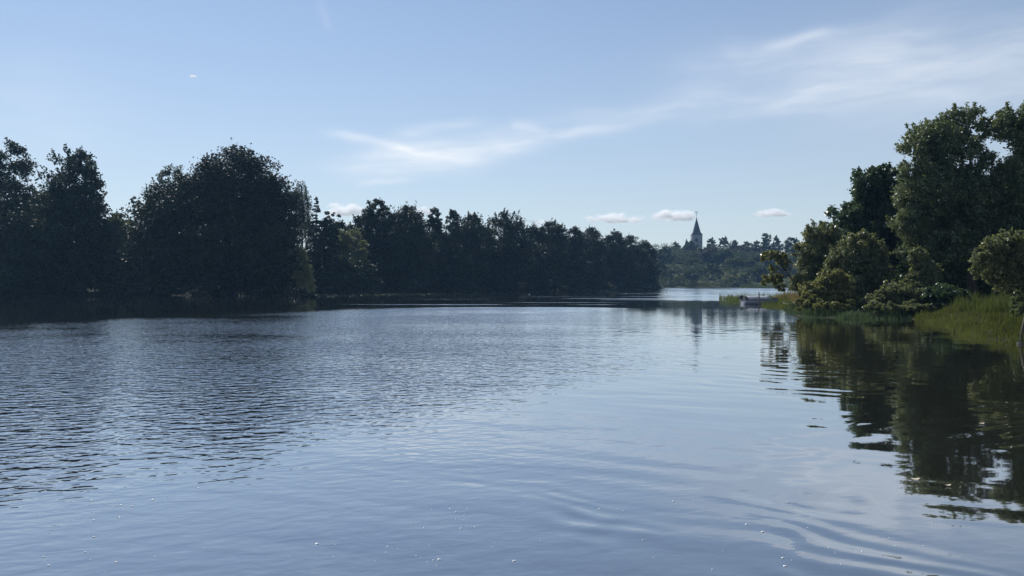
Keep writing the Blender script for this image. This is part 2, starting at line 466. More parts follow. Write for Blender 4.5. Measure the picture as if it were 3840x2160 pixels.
def spruce(label, u, vtop, w, y, n=9000, size=.26, group=None, leaf='spruce'):
    SEED[0] += 1; rs = np.random.default_rng(SEED[0])
    X0 = (u - U0) / F * y; zg = float(gz(np.array([X0]), np.array([y]))[0])
    H = CH - (vtop - V0) / F * y - zg; Wm = w / F * y
    root = empty('spruce_tree', (X0, y, zg), label, 'tree', group)
    MB().tube([(0, 0, -.1), (0, 0, H * .5), (0, 0, H * .98)], [H * .015, H * .009, .02], 7).build('trunk', BARK, root, True)
    nb = 110
    t = np.sort(rs.uniform(.05, 1, nb)) ; az = rs.uniform(0, 2 * PI, nb)
    bl = Wm * (1 - t) ** .85 * rs.uniform(.7, 1.12, nb) + .12
    i = rs.choice(nb, n, p=bl / bl.sum()); s = rs.uniform(.1, 1, n) ** .7
    rad = s * bl[i]; lat = rs.normal(size=n) * .16 * bl[i] * (1.1 - s * .6)
    pos = np.stack([np.cos(az[i]) * rad - np.sin(az[i]) * lat, np.sin(az[i]) * rad + np.cos(az[i]) * lat,
                    t[i] * H - .35 * rad + .22 * rad * s - np.abs(rs.normal(size=n)) * .10 * bl[i]], -1)
    pos[:, 2] = np.clip(pos[:, 2], .1, H)
    link('crown', quads('crown', leaf_quads(rs, pos, np.zeros((n, 3)), size, 2.2, .1), n, rs.uniform(0, 1, n)), L[leaf], root)
    return root

def weeping(label, u, vtop, w, y, n=9000, size=.22, strands=260):
    SEED[0] += 1; rs = np.random.default_rng(SEED[0])
    X0 = (u - U0) / F * y; zg = float(gz(np.array([X0]), np.array([y]))[0])
    H = CH - (vtop - V0) / F * y - zg; Wm = w / F * y
    root = empty('weeping_birch', (X0, y, zg), label, 'tree')
    t = rs.uniform(.5, .99, strands); az = rs.uniform(0, 2 * PI, strands)
    rho = np.sqrt(rs.uniform(.15, 1, strands)) * Wm * np.sqrt(np.clip(1 - ((t - .55) / .47) ** 2, .02, 1))
    st = np.stack([np.cos(az) * rho, np.sin(az) * rho, t * H], -1)
    ln = rs.uniform(.10, .26, strands) * H
    i = rs.integers(0, strands, n); s = rs.uniform(0, 1, n)
    pos = st[i] + np.stack([np.cos(az[i]) * s * .35, np.sin(az[i]) * s * .35, -s * ln[i]], -1) + rs.normal(size=(n, 3)) * .11
    mb = MB()
    mb.tube([(0, 0, -.1), (.2, 0, H * .45), (.1, .1, H * .93)], [H * .013, H * .008, .02], 7)
    for q in range(0, strands, 5):
        e = Vector(st[q]); p0 = Vector((.12, .05, max(e.z - .10 * H, .3 * H)))
        mb.tube([p0, p0.lerp(e, .6) + Vector((0, 0, .03 * H)), e], [.06, .04, .015], 4)
    mb.build('trunk', BARKP, root, True)
    link('crown', quads('crown', leaf_quads(rs, pos, np.zeros((n, 3)), size, 1.6, 0), n, rs.uniform(0, 1, n)), L['birch'], root)

GL = 'trees along the left bank'
def LT(name, label, u, vt, w, y, kind='round', leaf='alder', n=15000, **k):
    if 1280 < u: w *= 1.28; n = int(n * 1.7); k.setdefault('K', 230)
    else: k.setdefault('K', 190); n = int(n * 1.3)
    return tree(name, label, 'tree', u, vt, w, y, kind, leaf, n, group=GL, **k)

# left end of the left bank
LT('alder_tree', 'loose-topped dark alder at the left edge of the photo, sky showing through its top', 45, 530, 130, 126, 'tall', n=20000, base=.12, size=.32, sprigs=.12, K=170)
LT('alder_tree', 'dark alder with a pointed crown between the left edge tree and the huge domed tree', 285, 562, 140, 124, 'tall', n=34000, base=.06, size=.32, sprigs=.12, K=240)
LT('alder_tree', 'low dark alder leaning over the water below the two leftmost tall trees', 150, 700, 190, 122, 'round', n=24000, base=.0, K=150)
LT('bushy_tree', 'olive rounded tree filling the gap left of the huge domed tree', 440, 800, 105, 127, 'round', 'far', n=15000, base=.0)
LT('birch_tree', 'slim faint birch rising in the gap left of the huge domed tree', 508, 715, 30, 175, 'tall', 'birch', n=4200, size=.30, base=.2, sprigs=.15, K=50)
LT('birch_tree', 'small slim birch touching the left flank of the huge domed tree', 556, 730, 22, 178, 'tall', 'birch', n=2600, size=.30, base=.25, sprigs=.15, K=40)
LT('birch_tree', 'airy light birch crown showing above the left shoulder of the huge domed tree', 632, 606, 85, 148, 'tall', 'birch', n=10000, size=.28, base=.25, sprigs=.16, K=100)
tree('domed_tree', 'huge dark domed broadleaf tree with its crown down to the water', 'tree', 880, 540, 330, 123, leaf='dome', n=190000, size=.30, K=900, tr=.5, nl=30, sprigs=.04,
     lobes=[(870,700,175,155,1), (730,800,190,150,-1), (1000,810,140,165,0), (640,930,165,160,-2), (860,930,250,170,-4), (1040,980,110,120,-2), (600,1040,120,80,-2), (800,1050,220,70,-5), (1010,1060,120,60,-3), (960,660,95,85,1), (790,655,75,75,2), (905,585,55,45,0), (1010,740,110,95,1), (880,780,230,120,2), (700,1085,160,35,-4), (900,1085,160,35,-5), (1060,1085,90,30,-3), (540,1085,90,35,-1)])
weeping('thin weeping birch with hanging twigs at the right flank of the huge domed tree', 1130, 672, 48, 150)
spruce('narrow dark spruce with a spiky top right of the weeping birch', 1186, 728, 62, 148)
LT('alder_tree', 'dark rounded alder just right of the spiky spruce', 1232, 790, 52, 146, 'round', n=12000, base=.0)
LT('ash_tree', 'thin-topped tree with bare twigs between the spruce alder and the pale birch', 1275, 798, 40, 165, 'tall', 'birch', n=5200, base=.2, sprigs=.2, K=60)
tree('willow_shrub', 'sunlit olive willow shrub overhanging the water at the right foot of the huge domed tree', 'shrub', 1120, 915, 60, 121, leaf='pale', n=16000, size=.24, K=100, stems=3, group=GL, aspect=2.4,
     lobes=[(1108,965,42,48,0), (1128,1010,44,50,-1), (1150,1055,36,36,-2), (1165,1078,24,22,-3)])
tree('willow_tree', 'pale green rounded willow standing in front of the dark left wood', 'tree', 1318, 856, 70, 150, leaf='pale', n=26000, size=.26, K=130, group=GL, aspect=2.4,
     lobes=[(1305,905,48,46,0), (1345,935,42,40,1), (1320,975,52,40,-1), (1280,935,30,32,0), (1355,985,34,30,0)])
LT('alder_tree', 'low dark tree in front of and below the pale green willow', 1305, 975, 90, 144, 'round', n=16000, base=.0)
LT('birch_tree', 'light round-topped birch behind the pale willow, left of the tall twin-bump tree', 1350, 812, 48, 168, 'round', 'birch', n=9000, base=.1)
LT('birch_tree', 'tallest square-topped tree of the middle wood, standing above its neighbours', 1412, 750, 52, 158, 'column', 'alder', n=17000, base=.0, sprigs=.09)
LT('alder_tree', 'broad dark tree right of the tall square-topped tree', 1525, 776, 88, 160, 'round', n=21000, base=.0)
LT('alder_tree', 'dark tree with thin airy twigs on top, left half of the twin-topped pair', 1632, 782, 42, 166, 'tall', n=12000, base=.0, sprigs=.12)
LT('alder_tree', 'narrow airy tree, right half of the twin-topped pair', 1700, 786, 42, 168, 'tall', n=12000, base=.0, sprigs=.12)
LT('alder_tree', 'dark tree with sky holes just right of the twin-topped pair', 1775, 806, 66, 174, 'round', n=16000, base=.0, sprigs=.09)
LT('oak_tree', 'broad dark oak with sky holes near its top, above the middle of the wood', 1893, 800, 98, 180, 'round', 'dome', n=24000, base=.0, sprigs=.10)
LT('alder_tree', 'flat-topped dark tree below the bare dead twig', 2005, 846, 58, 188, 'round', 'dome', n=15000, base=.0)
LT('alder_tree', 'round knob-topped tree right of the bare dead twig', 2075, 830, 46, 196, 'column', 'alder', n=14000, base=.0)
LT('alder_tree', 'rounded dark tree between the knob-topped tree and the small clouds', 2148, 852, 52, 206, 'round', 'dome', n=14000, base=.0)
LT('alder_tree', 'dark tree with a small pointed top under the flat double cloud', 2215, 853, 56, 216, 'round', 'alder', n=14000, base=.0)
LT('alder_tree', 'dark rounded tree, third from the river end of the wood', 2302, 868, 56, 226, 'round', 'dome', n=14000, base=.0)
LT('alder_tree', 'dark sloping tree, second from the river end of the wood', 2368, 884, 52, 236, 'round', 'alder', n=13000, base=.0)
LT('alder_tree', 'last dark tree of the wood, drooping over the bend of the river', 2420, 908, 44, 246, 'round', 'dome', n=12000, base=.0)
# dead branchy top
rs = np.random.default_rng(5)
y = 192; X0 = (2003 - U0) / F * y; zg = float(gz(np.array([X0]), np.array([y]))[0]); H = CH - (826 - V0) / F * y - zg
o = empty('dead_tree', (X0, y, zg), 'thin bare dead tree top sticking out above the wood', 'tree')
mb = MB(); mb.tube([(0,0,-.1), (.3,0,H*.6), (0,0,H)], [.2, .12, .03], 6); mb.build('trunk', BARKP, o, True)
mb = MB()
for k in range(9):
    z = H * (.84 + .015 * k); a = rs.uniform(0, 6.28); l = rs.uniform(.5, 1.5)
    mb.tube([(.05,0,z), (math.cos(a)*l*.5, math.sin(a)*l*.5, z+.5*l), (math.cos(a)*l, math.sin(a)*l, z+l*.8)], [.05,.035,.02], 4)
mb.build('twigs', BARKP, o)

# ------------------------------------------------------------------ undergrowth under the left wood (one mass) and the wood behind it
def mass(name, label, pts, n, size, leaf, cat='undergrowth'):
    """pts: clump centres with radii (x,y,z,r)"""
    SEED[0] += 1; rs = np.random.default_rng(SEED[0]); q = np.array(pts)
    o = link(name, crown_mesh(rs, name, q[:, :3], q[:, 3], n, size, sprigs=.04), L[leaf])
    return tag(o, label, cat, kind='stuff')

rs = np.random.default_rng(11)
pts = []
line = [(-200,1111.5), (0,1110.5), (560,1107.5), (1190,1104), (1260,1100.6), (1700,1097), (2100,1090.6), (2440,1085.6), (2455,1083.6)]
lp = [W_(*q) for q in line]
for (a, b_) in zip(lp[:-1], lp[1:]):
    d = math.hypot(b_[0]-a[0], b_[1]-a[1]); k = max(2, int(d / .55))
    for j in range(k):
        f = rs.uniform(0, 1); x = a[0] + (b_[0]-a[0]) * f; yy = a[1] + (b_[1]-a[1]) * f
        dpt = rs.uniform(0, 1) ** 1.6 * 8 - 1.1; s = rs.uniform(.7, 1.9)
        nxv, nyv = -(b_[1]-a[1]) / d, (b_[0]-a[0]) / d
        pts.append((x + nxv * dpt, yy + nyv * dpt, .25 + rs.uniform(.05, 1) * (.9 + dpt * .75), s))
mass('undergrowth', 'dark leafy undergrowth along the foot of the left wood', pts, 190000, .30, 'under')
pts = []
rs = np.random.default_rng(12)
for (u, v, y) in [(u_, 950, 160 + 6 * (i_ % 3)) for i_, u_ in enumerate(range(-200, 1250, 60))] + [(u_, 960, np.interp(u_, [1200, 2440], [185, 265])) for u_ in range(1230, 2430, 60)] + [(-150,640,150),(-20,640,150),(120,720,148),(230,700,150),(380,760,148),(480,860,150),(600,760,155),(1180,830,172),(1290,870,178),(1400,840,180),(1480,830,182),(1560,820,184),(1660,830,188),(1740,850,190),(1830,850,196),(1950,870,204),(2060,880,214),(2130,885,224),(2190,890,232),(2270,890,240),(2340,905,250),(2400,930,258)]:
    x, _, zt = at(u, v, y)
    for k in range(46):
        z = rs.uniform(.02, 1) ** .8 * zt; pts.append((x + rs.normal() * 3.6, y + 3 + abs(rs.normal()) * 5, z, rs.uniform(1.2, 2.6)))
for k in range(900):
    u = rs.uniform(-700, 1250); yy = rs.uniform(136, 152) if u > 0 else rs.uniform(126, 150)
    pts.append((at(u, 1000, yy)[0], yy, rs.uniform(.4, 3.2 if u > -150 else 11), rs.uniform(.9, 1.8)))
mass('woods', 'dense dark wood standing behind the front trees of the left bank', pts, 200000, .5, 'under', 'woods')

# ------------------------------------------------------------------ far bank around the church
GF = 'trees on the church hill across the river'
def FT(name, label, u, vt, w, y, kind='round', leaf='far', n=5200, size=.5, **k):
    n = int(n * 1.5)
    k.setdefault('base', .1)
    return tree(name, label, 'tree', u, vt, w, y, kind, leaf, n, size, group=GF, K=k.pop('K', 60) * 2, nl=8, **k)
FT('linden_tree', 'far green tree at the bend, directly right of the last dark wood tree', 2470, 938, 30, 405)
FT('alder_tree', 'far dark tree left of the church choir, low crown', 2497, 922, 26, 440)
FT('maple_tree', 'far brownish tree just left of the choir roof', 2535, 908, 24, 540, leaf='farold')
FT('linden_tree', 'far green tree in front of the lower left part of the church tower', 2590, 905, 28, 470, base=.05, n=7000)
FT('maple_tree', 'brownish small crown peeping over the church roof beside the tower', 2576, 902, 11, 540, leaf='farold', n=1800)
spruce('small dark spruce in front of the choir wall', 2545, 972, 22, 430, n=4200, size=.4, group=GF)
spruce('dark spruce standing left of the small one below the choir', 2515, 980, 24, 420, n=4600, size=.4, group=GF)
FT('linden_tree', 'large green tree below the church tower, centre of the far bank', 2605, 968, 48, 395, n=9000)
FT('birch_tree', 'light yellow-green tree directly below the base of the church tower', 2618, 948, 30, 430, leaf='birch', n=6000)
FT('oak_tree', 'big dark rounded tree right of the church tower', 2660, 925, 44, 430, leaf='farold', n=9000)
FT('pine_tree', 'far pine with an open top, the first right of the church tower', 2669, 893, 17, 500, 'round', 'farold', n=2000, base=.62, K=22, sprigs=.16)
FT('pine_tree', 'far pine with an open top, the second right of the church tower', 2713, 887, 18, 505, 'round', 'farold', n=2400, base=.62, K=22, sprigs=.16)
FT('oak_tree', 'broad dark tree below the two pines on the far bank', 2705, 935, 46, 425, n=9000)
FT('maple_tree', 'brownish far tree on the skyline right of the two pines', 2752, 901, 26, 490, leaf='farold', n=5200)
FT('oak_tree', 'flat brownish crown below the skyline, half-way between tower and tall birch', 2782, 922, 34, 450, leaf='farold', n=6500)
FT('linden_tree', 'green far tree on the skyline left of the tall far birch', 2800, 905, 26, 490, n=5200)
FT('birch_tree', 'tallest far tree on the skyline right of the church', 2873, 872, 24, 480, 'tall', n=6000, sprigs=.12)
FT('maple_tree', 'reddish-brown far tree at the left side of the tallest far tree', 2838, 902, 22, 482, leaf='farold', n=4600)
FT('birch_tree', 'airy far tree right of the tallest far tree', 2912, 886, 24, 480, 'round', 'birch', n=4600, sprigs=.16)
FT('linden_tree', 'wide arching far tree behind the top of the leaning yellow shrub', 2968, 892, 32, 470, n=7000)
FT('linden_tree', 'far tree partly behind the pale bushes of the right bank', 3030, 905, 34, 450, n=6000)
FT('oak_tree', 'dark lower tree on the far bank behind the pale waterside willows', 2760, 965, 50, 390, leaf='far', n=9000)
FT('oak_tree', 'dark lower tree behind the top of the leaning yellow shrub', 2850, 950, 54, 385, leaf='far', n=9000)
FT('oak_tree', 'dark green lower tree at the far bank, right of the sunny meadow gap', 2670, 990, 38, 372, n=8000, base=.0)
FT('alder_tree', 'dark waterside tree at the far bank left of the sunny meadow gap', 2585, 1010, 34, 350, n=7000, base=.0)
FT('alder_tree', 'low dark far tree beside the bend, behind the light round bush', 2478, 985, 30, 372, n=6000, base=.0)
FT('oak_tree', 'dark far tree seen through the branches of the leaning yellow shrub', 2930, 960, 50, 380, n=9000, base=.0)
FT('oak_tree', 'dark low far tree right of the pale waterside willows', 2850, 1000, 40, 362, n=8000, base=.0)
tree('round_bush', 'light yellow-green round bush on the far shore beside the river bend', 'bush', 2490, 1014, 26, 352, 'round', 'birch', 7000, .4, .0, 60, stems=3, group='bushes on the far shore')
tree('round_bush', 'small light bush low on the far shore, right of the round one', 'bush', 2519, 1056, 17, 345, 'round', 'birch', 3600, .4, .0, 40, stems=3, group='bushes on the far shore')
tree('round_bush', 'small dull green bush on the far shore beside the meadow gap', 'bush', 2548, 1050, 13, 347, 'round', 'far', 2800, .4, .0, 40, stems=3, group='bushes on the far shore')
tree('willow_bush', 'pale grey-green willow bush on the far shore, left and wider of the two', 'bush', 2735, 1030, 34, 346, 'dome', 'pale', 9000, .4, .0, 80, stems=4, group='bushes on the far shore', aspect=2.4)
tree('willow_bush', 'pale grey-green willow bush on the far shore, right and taller of the two', 'bush', 2785, 1020, 26, 346, 'dome', 'pale', 8000, .4, .0, 80, stems=4, group='bushes on the far shore', aspect=2.4)
rs = np.random.default_rng(21)
pts = []
for u in range(2380, 3300, 16):
    for (y, vt) in ((505, 925), (440, 955), (382, 1005)):
        x, _, z1 = at(u + rs.normal() * 6, vt + rs.normal() * 7, y); zg = float(gz(np.array([x]), np.array([y]))[0])
        if abs(u - 2618) < 40 and y > 490: z1 = zg + 4
        for k in range(9):
            pts.append((x + rs.normal() * 2.5, y + rs.normal() * 5, zg + rs.uniform(.05, 1) * max(z1 - zg, 2), rs.uniform(1.5, 3.0)))
for u in range(2440, 3300, 5):
    if 2610 < u < 2650 or 2820 < u < 2960: continue
    f = rs.uniform(0, 1); yy = 336.5 + f * 18; x = at(u + rs.normal() * 3, 1000, yy)[0]
    zg = float(gz(np.array([x]), np.array([yy]))[0])
    for k in range(3): pts.append((x + rs.normal(), yy + rs.normal(), zg + .4 + rs.uniform(0, 1) * (1.2 + 4 * f), rs.uniform(.9, 1.9)))
mass('woods', 'leafy wood covering the far hillside below the church', pts, 120000, .52, 'far', 'woods')

# ------------------------------------------------------------------ church
def church():
    y = 520.0
    k = y / F
    cx = (2611.5 - U0) * k; z0 = 12.0
    def zz(v): return CH - (v - V0) * k
    wall = noisy_mat('lime_plaster', (.23,.24,.255), (.29,.30,.315), .5, .9)
    slate = noisy_mat('dark_shingle_roof', (.035,.038,.046), (.06,.063,.072), 2.0, .55)
    dark = noisy_mat('dark_louvre', (.015,.015,.018), (.03,.03,.033), 2, .7)
    trim = noisy_mat('dark_trim', (.05,.05,.055), (.08,.08,.085), 2, .6)
    gilt = noisy_mat('gilded_iron', (.18,.15,.09), (.28,.23,.12), 4, .35, .6)
    root = empty('church', (cx, y, z0), 'white plastered church with a tall pointed dark spire above the far trees', 'church', rz=math.radians(-5))
    h = 3.45
    ez = zz(882) - z0
    MB().box(-h, h, -h, h, -2, ez).build('tower', wall, root)
    tw = MB()
    MB().box(-h-.12, h+.12, -h-.12, h+.12, ez-.02, ez+.28).build('cornice', trim, root)
    tw.box(-h-.08, h+.08, -h-.08, h+.08, zz(911)-z0-.12, zz(911)-z0+.12)
    tw.build('string_course', trim, root)
    # spire: square flared skirt running into a slim pyramid
    prof = [(h+.2, .26), (3.02, 1.0), (2.5, zz(872.3)-z0-ez), (2.2, zz(867)-z0-ez), (.16, zz(819)-z0-ez)]
    rings = []
    for r, z in prof: rings.append([(-r,-r,ez+z), (r,-r,ez+z), (r,r,ez+z), (-r,r,ez+z)])
    sp = MB().loft(rings).build('spire', slate, root)
    tip = zz(819) - z0
    top = zz(793) - z0
    mb = MB().tube([(0,0,tip-.3), (0,0,top-.6)], .09, 6)
    mb.build('finial_rod', trim, root)
    bm_ = MB(); rr = [(.02,-.36),(.3,-.2),(.38,0),(.3,.2),(.02,.36)]
    bm_.loft([[(r*math.cos(a*PI/5), r*math.sin(a*PI/5), tip+.55+z) for a in range(10)] for r, z in rr])
    bm_.build('finial_ball', gilt, root, True)
    wv = MB()
    wv.add([(-.85,0,top-.9),(.1,0,top-.75),(.75,0,top-1.0),(.62,0,top-.35),(.9,0,top),(.35,0,top-.1),(.1,0,top-.45),(-.5,0,top-.3),(-.95,0,top-.15)], [tuple(range(9))])
    wv.add([(p[0], .08, p[2]) for p in wv.v[:9]], [tuple(reversed(range(9)))])
    wv.f += [(i, (i+1) % 9, 9 + (i+1) % 9, 9 + i) for i in range(9)]
    MB().tube([(-.75,0,top-2.2),(.75,0,top-2.2)], .08, 5).build('cross_arm', gilt, root)
    wv.build('weathervane', gilt, root)
    # lancet belfry windows on the south and west faces
    def lancet(mb, cxx, zb, zt, w, d=.16):
        p = [(-w,zb),(w,zb),(w,zt-w*1.6),(w*.6,zt-w*.6),(0,zt),(-w*.6,zt-w*.6),(-w,zt-w*1.6)]
        f = [(cxx+a, -h-.05, z) for a, z in p]; b_ = [(cxx+a, -h+d, z) for a, z in p]; n = len(p)
        mb.add(f + b_, [tuple(range(n)), tuple(reversed(range(n, 2*n)))] + [(i, n+i, n+(i+1) % n, (i+1) % n) for i in range(n)])
    for cxx, vb, vt, w in ((-1.55, 905.5, 896.5, .34), (-.72, 905.5, 892.5, .40), (.1, 908, 896, .40)):
        mb = MB(); lancet(mb, cxx, zz(vb)-z0, zz(vt)-z0, w); mb.build('belfry_window', dark, root)
    for q in (-1.1, 0, 1.1):
        mb = MB(); lancet(mb, q, zz(906)-z0, zz(894.5)-z0, .4)
        mb.v = [(yv, -xv, zv) for xv, yv, zv in mb.v]; mb.build('belfry_window', dark, root)
    mb = MB(); lancet(mb, .6, zz(928)-z0, zz(918)-z0, .3); mb.build('slit_window', dark, root)
    # choir / nave to the left with a hipped end
    xe, xl = -h, (2541 - 2611.5) * k
    hw = 4.6; er = zz(948.5) - z0; rg = zz(914) - z0; xr = (2570 - 2611.5) * k
    MB().box(xl+.25, xe, -hw, hw, -2, er).build('nave', wall, root)
    rf = MB()
    o_ = .35
    rf.add([(xl-.1, -hw-o_, er-.1), (xe-.02, -hw-o_, er-.1), (xe-.02, 0, rg), (xr, 0, rg), (xe-.02, hw+o_, er-.1), (xl-.1, hw+o_, er-.1)],
           [(0,1,2,3), (3,2,4,5), (0,3,5), (1,4,2), (0,5,4,1)])
    rfo = rf.build('nave_roof', slate, root)
    lit_hip = MB().tube([(xl-.1, -hw-o_, er-.02), (xr, 0, rg+.08)], .16, 5); lit_hip.build('lit_hip_strip', noisy_mat('pale_sunlit_strip', (.55,.56,.58), (.66,.67,.68), 1, .35, .4), rfo)  # pale strip along the hip edge: sunlight on the left slope put into colour
    tu = MB()
    tu.loft([[(xr+.9+a*r, b_*r, rg+z) for a, b_ in ((-1,-1),(1,-1),(1,1),(-1,1))] for r, z in ((.62,-.6),(.62,.9),(.75,1.0),(.5,1.6),(.05,3.6))])
    tu.build('ridge_turret', trim, rfo)
    for i, q in enumerate((.26, .5, .74)):
        xx = xl + (xe - xl) * q; p = [(-.5,2.2),(.5,2.2),(.5,5.2),(.3,5.8),(0,6.2),(-.3,5.8),(-.5,5.2)]
        zs = er - 7.0
        f = [(xx+a, -hw-.04, zs+z) for a, z in p]; b2 = [(xx+a, -hw+.2, zs+z) for a, z in p]; n = 7
        MB().add(f+b2, [tuple(range(n)), tuple(reversed(range(n,2*n)))] + [(j, n+j, n+(j+1) % n, (j+1) % n) for j in range(n)]).build('nave_window', dark, root)
church()

# ------------------------------------------------------------------ right bank trees
GR = 'trees and shrubs on the right bank'
def RT(name, label, cat, u, vt, w, y, kind='round', leaf='right', n=30000, size=.16, **k):
    return tree(name, label, cat, u, vt, w, y, kind, leaf, n, size, group=GR, **k)
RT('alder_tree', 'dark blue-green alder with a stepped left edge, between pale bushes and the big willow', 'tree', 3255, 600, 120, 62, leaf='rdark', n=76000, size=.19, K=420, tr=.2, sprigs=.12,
   lobes=[(3330,690,75,70,0), (3262,700,80,75,0), (3215,790,75,65,0), (3180,840,55,45,0), (3290,830,110,110,0), (3250,960,110,120,1), (3330,640,32,36,0), (3380,880,90,120,2), (3160,880,30,26,0), (3200,950,80,90,1), (3340,800,80,110,1)])
RT('willow_tree', 'biggest tree of the right bank, broad rounded willow crown reaching the sky', 'tree', 3640, 392, 300, 56, n=170000, size=.155, K=900, tr=.34, nl=40, sprigs=.13, aspect=2.3,
   lobes=[(3625,470,95,75,0), (3510,540,110,90,0), (3430,590,75,80,-1), (3590,590,130,90,-1), (3480,720,120,110,-1), (3620,760,150,130,0), (3420,800,95,90,0), (3520,900,150,120,1), (3680,930,170,130,1), (3600,1040,190,90,2), (3745,462,52,46,0), (3700,505,34,34,0)])
RT('willow_tree', 'tall dark willow cut by the right edge of the photo', 'tree', 3860, 385, 180, 54, n=100000, size=.155, K=600, tr=.3, nl=30, sprigs=.13, aspect=2.3,
   lobes=[(3800,480,85,85,0), (3900,450,110,90,0), (3860,620,110,110,1), (3790,700,90,110,0), (3900,800,150,150,1), (3800,900,120,130,1), (3850,1030,170,100,2)])
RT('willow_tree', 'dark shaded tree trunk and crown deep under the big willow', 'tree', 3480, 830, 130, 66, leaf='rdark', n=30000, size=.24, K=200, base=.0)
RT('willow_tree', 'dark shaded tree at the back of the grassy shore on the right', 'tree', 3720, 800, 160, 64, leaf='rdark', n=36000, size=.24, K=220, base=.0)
RT('willow_shrub', 'pale airy shrub with a light feathery top beside the dark alder', 'shrub', 3070, 828, 62, 58, leaf='olive', n=44000, size=.13, K=320, stems=3, aspect=2.2, sprigs=.2,
   lobes=[(3065,870,55,40,0), (3110,880,40,36,0), (3050,930,62,55,0), (3010,950,38,40,0), (3075,1000,80,70,0), (3030,1060,70,60,0), (3120,940,60,60,.5), (3130,1010,60,60,.5)])
RT('willow_shrub', 'brownish round shrub in front of the dark alder, second from the leaning shrub', 'shrub', 3235, 866, 90, 52, leaf='olive', n=76000, size=.125, K=420, stems=3, sprigs=.15, aspect=2.0,
   lobes=[(3220,920,75,52,0), (3180,990,80,70,0), (3270,960,60,60,0), (3255,1050,90,75,0), (3160,1080,80,70,-1), (3310,1020,40,60,0), (3240,1160,90,30,-2)])
RT('willow_shrub', 'green bush by the water with yellowish lower leaves, left of the brown round shrub', 'shrub', 3090, 1010, 110, 47.0, leaf='yell', n=46000, size=.115, K=340, stems=4, sprigs=.15, base=.0,
   lobes=[(3120,1055,60,45,0), (3070,1090,60,45,0), (3150,1110,70,50,-.5), (3030,1120,40,40,-.5), (3095,1140,80,38,-.5), (3050,1148,42,36,-1.4), (3118,1156,44,32,-1.9), (3178,1152,38,36,-1.6), (3008,1142,30,28,-.8)])
RT('willow_shrub', 'upright brown-green shrub right of the round one, before the dark shade', 'shrub', 3465, 925, 60, 49, leaf='olive', n=44000, size=.12, K=300, stems=3, sprigs=.15,
   lobes=[(3450,965,40,40,0), (3470,1030,55,60,0), (3420,1080,60,50,0), (3490,1100,55,50,0)])
RT('willow_shrub', 'low brownish bush at the waterline below the upright shrub', 'shrub', 3390, 1060, 95, 45.0, leaf='olive', n=46000, size=.12, K=300, stems=4, sprigs=.15, base=.0,
   lobes=[(3360,1100,60,42,0), (3440,1125,70,42,0), (3300,1130,60,40,0), (3390,1150,100,30,-.5), (3285,1152,40,36,-1.6), (3345,1162,42,30,-2.2), (3408,1156,46,36,-1.8), (3468,1165,40,28,-1.4)])
RT('rowan_bush', 'dark low leafy bush along the shore between the low brown bush and the grass', 'bush', 3540, 1075, 80, 44, leaf='rdark', n=16000, size=.16, K=120, stems=3, base=.0)
RT('hazel_bush', 'bright leafed bush overhanging from the right edge above the grassy shore', 'bush', 3800, 850, 170, 33, leaf='olive', n=52000, size=.10, K=420, stems=3, tr=.05, aspect=1.8, sprigs=.2,
   lobes=[(3790,935,75,70,0), (3720,950,62,60,0), (3680,985,40,42,0), (3760,1020,70,60,0), (3860,950,90,90,0), (3830,1050,80,60,0), (3900,900,70,60,0), (3840,1100,60,45,.3), (3775,1075,40,30,.2), (3660,1020,24,26,0)])
RT('small_shrub', 'small twiggy shrub with white flower heads at the right edge behind the grass', 'bush', 3822, 1085, 30, 30, leaf='right', n=4000, size=.08, K=50, stems=4, base=.0, tr=.03)
rs = np.random.default_rng(61)
pts = []
for k in range(1500):
    a = rs.uniform(0, 1); x = 27 + a * 70 + rs.normal() * 3; yy = 74 - a * 52 + rs.uniform(0, 26)
    if river_sd(np.array([x]), np.array([yy]))[0] < 2 or (yy < 68 and x < .66 * yy): continue
    pts.append((x, yy, rs.uniform(.03, 1) * (8 + 3 * math.sin(x * .35)), rs.uniform(.8, 1.7)))
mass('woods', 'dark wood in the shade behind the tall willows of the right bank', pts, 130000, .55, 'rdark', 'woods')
# the leaning shrub
y = 58.0
def leaning():
    SEED[0] += 1; rs = np.random.default_rng(SEED[0])
    X0, _, z = at(3006, 1100, y); zg = float(gz(np.array([X0]), np.array([y]))[0])
    root = empty('leaning_tree', (X0, y, zg), 'yellowish small tree leaning left over the water with its bare trunk showing', 'tree')
    def lp(u, v, dy=0):
        q = at(u, v, y + dy); return Vector((q[0] - X0, dy, q[2] - zg))
    mb = MB()
    base = Vector((.35, 0, -.1))
    mb.tube([base, lp(2985,1070), lp(2958,1030), lp(2930,995), lp(2895,968), lp(2868,955)], [.10,.085,.07,.05,.035,.015], 7)
    for a, b_ in (((2958,1030),(2985,965)), ((2930,995),(2915,945)), ((2940,1010),(2880,1050)), ((2975,1055),(2930,1075)), ((2960,1035),(2890,1020)), ((2985,1070),(3005,1000))):
        p, q = lp(*a), lp(*b_, rs.uniform(-.8, .8)); mb.tube([p, p.lerp(q, .5) + Vector((0,0,.05)), q], [.04,.028,.01], 5)
    mb.build('trunk', BARK, root, True)
    lob = []
    for (u, v, ru, rv, dy) in [(2890,955,30,22,0), (2922,965,28,24,.4), (2868,968,16,16,-.3), (2945,985,22,18,.2), (2900,1010,24,18,-.3), (2882,1040,24,20,.3), (2868,1060,14,14,0), (2915,1050,24,24,.5), (2860,1082,9,7,0), (2925,1078,22,18,-.4), (2950,1000,14,20,0)]:
        q = lp(u, v, dy); s = y / F; lob.append((q.x, q.y, q.z, ru*s, ru*s, rv*s))
    c, r = lobe_clumps(rs, lob, 110)
    link('crown', crown_mesh(rs, 'crown', c, r, 9000, .15, 1.9, .10), L['yell'], root)
leaning()

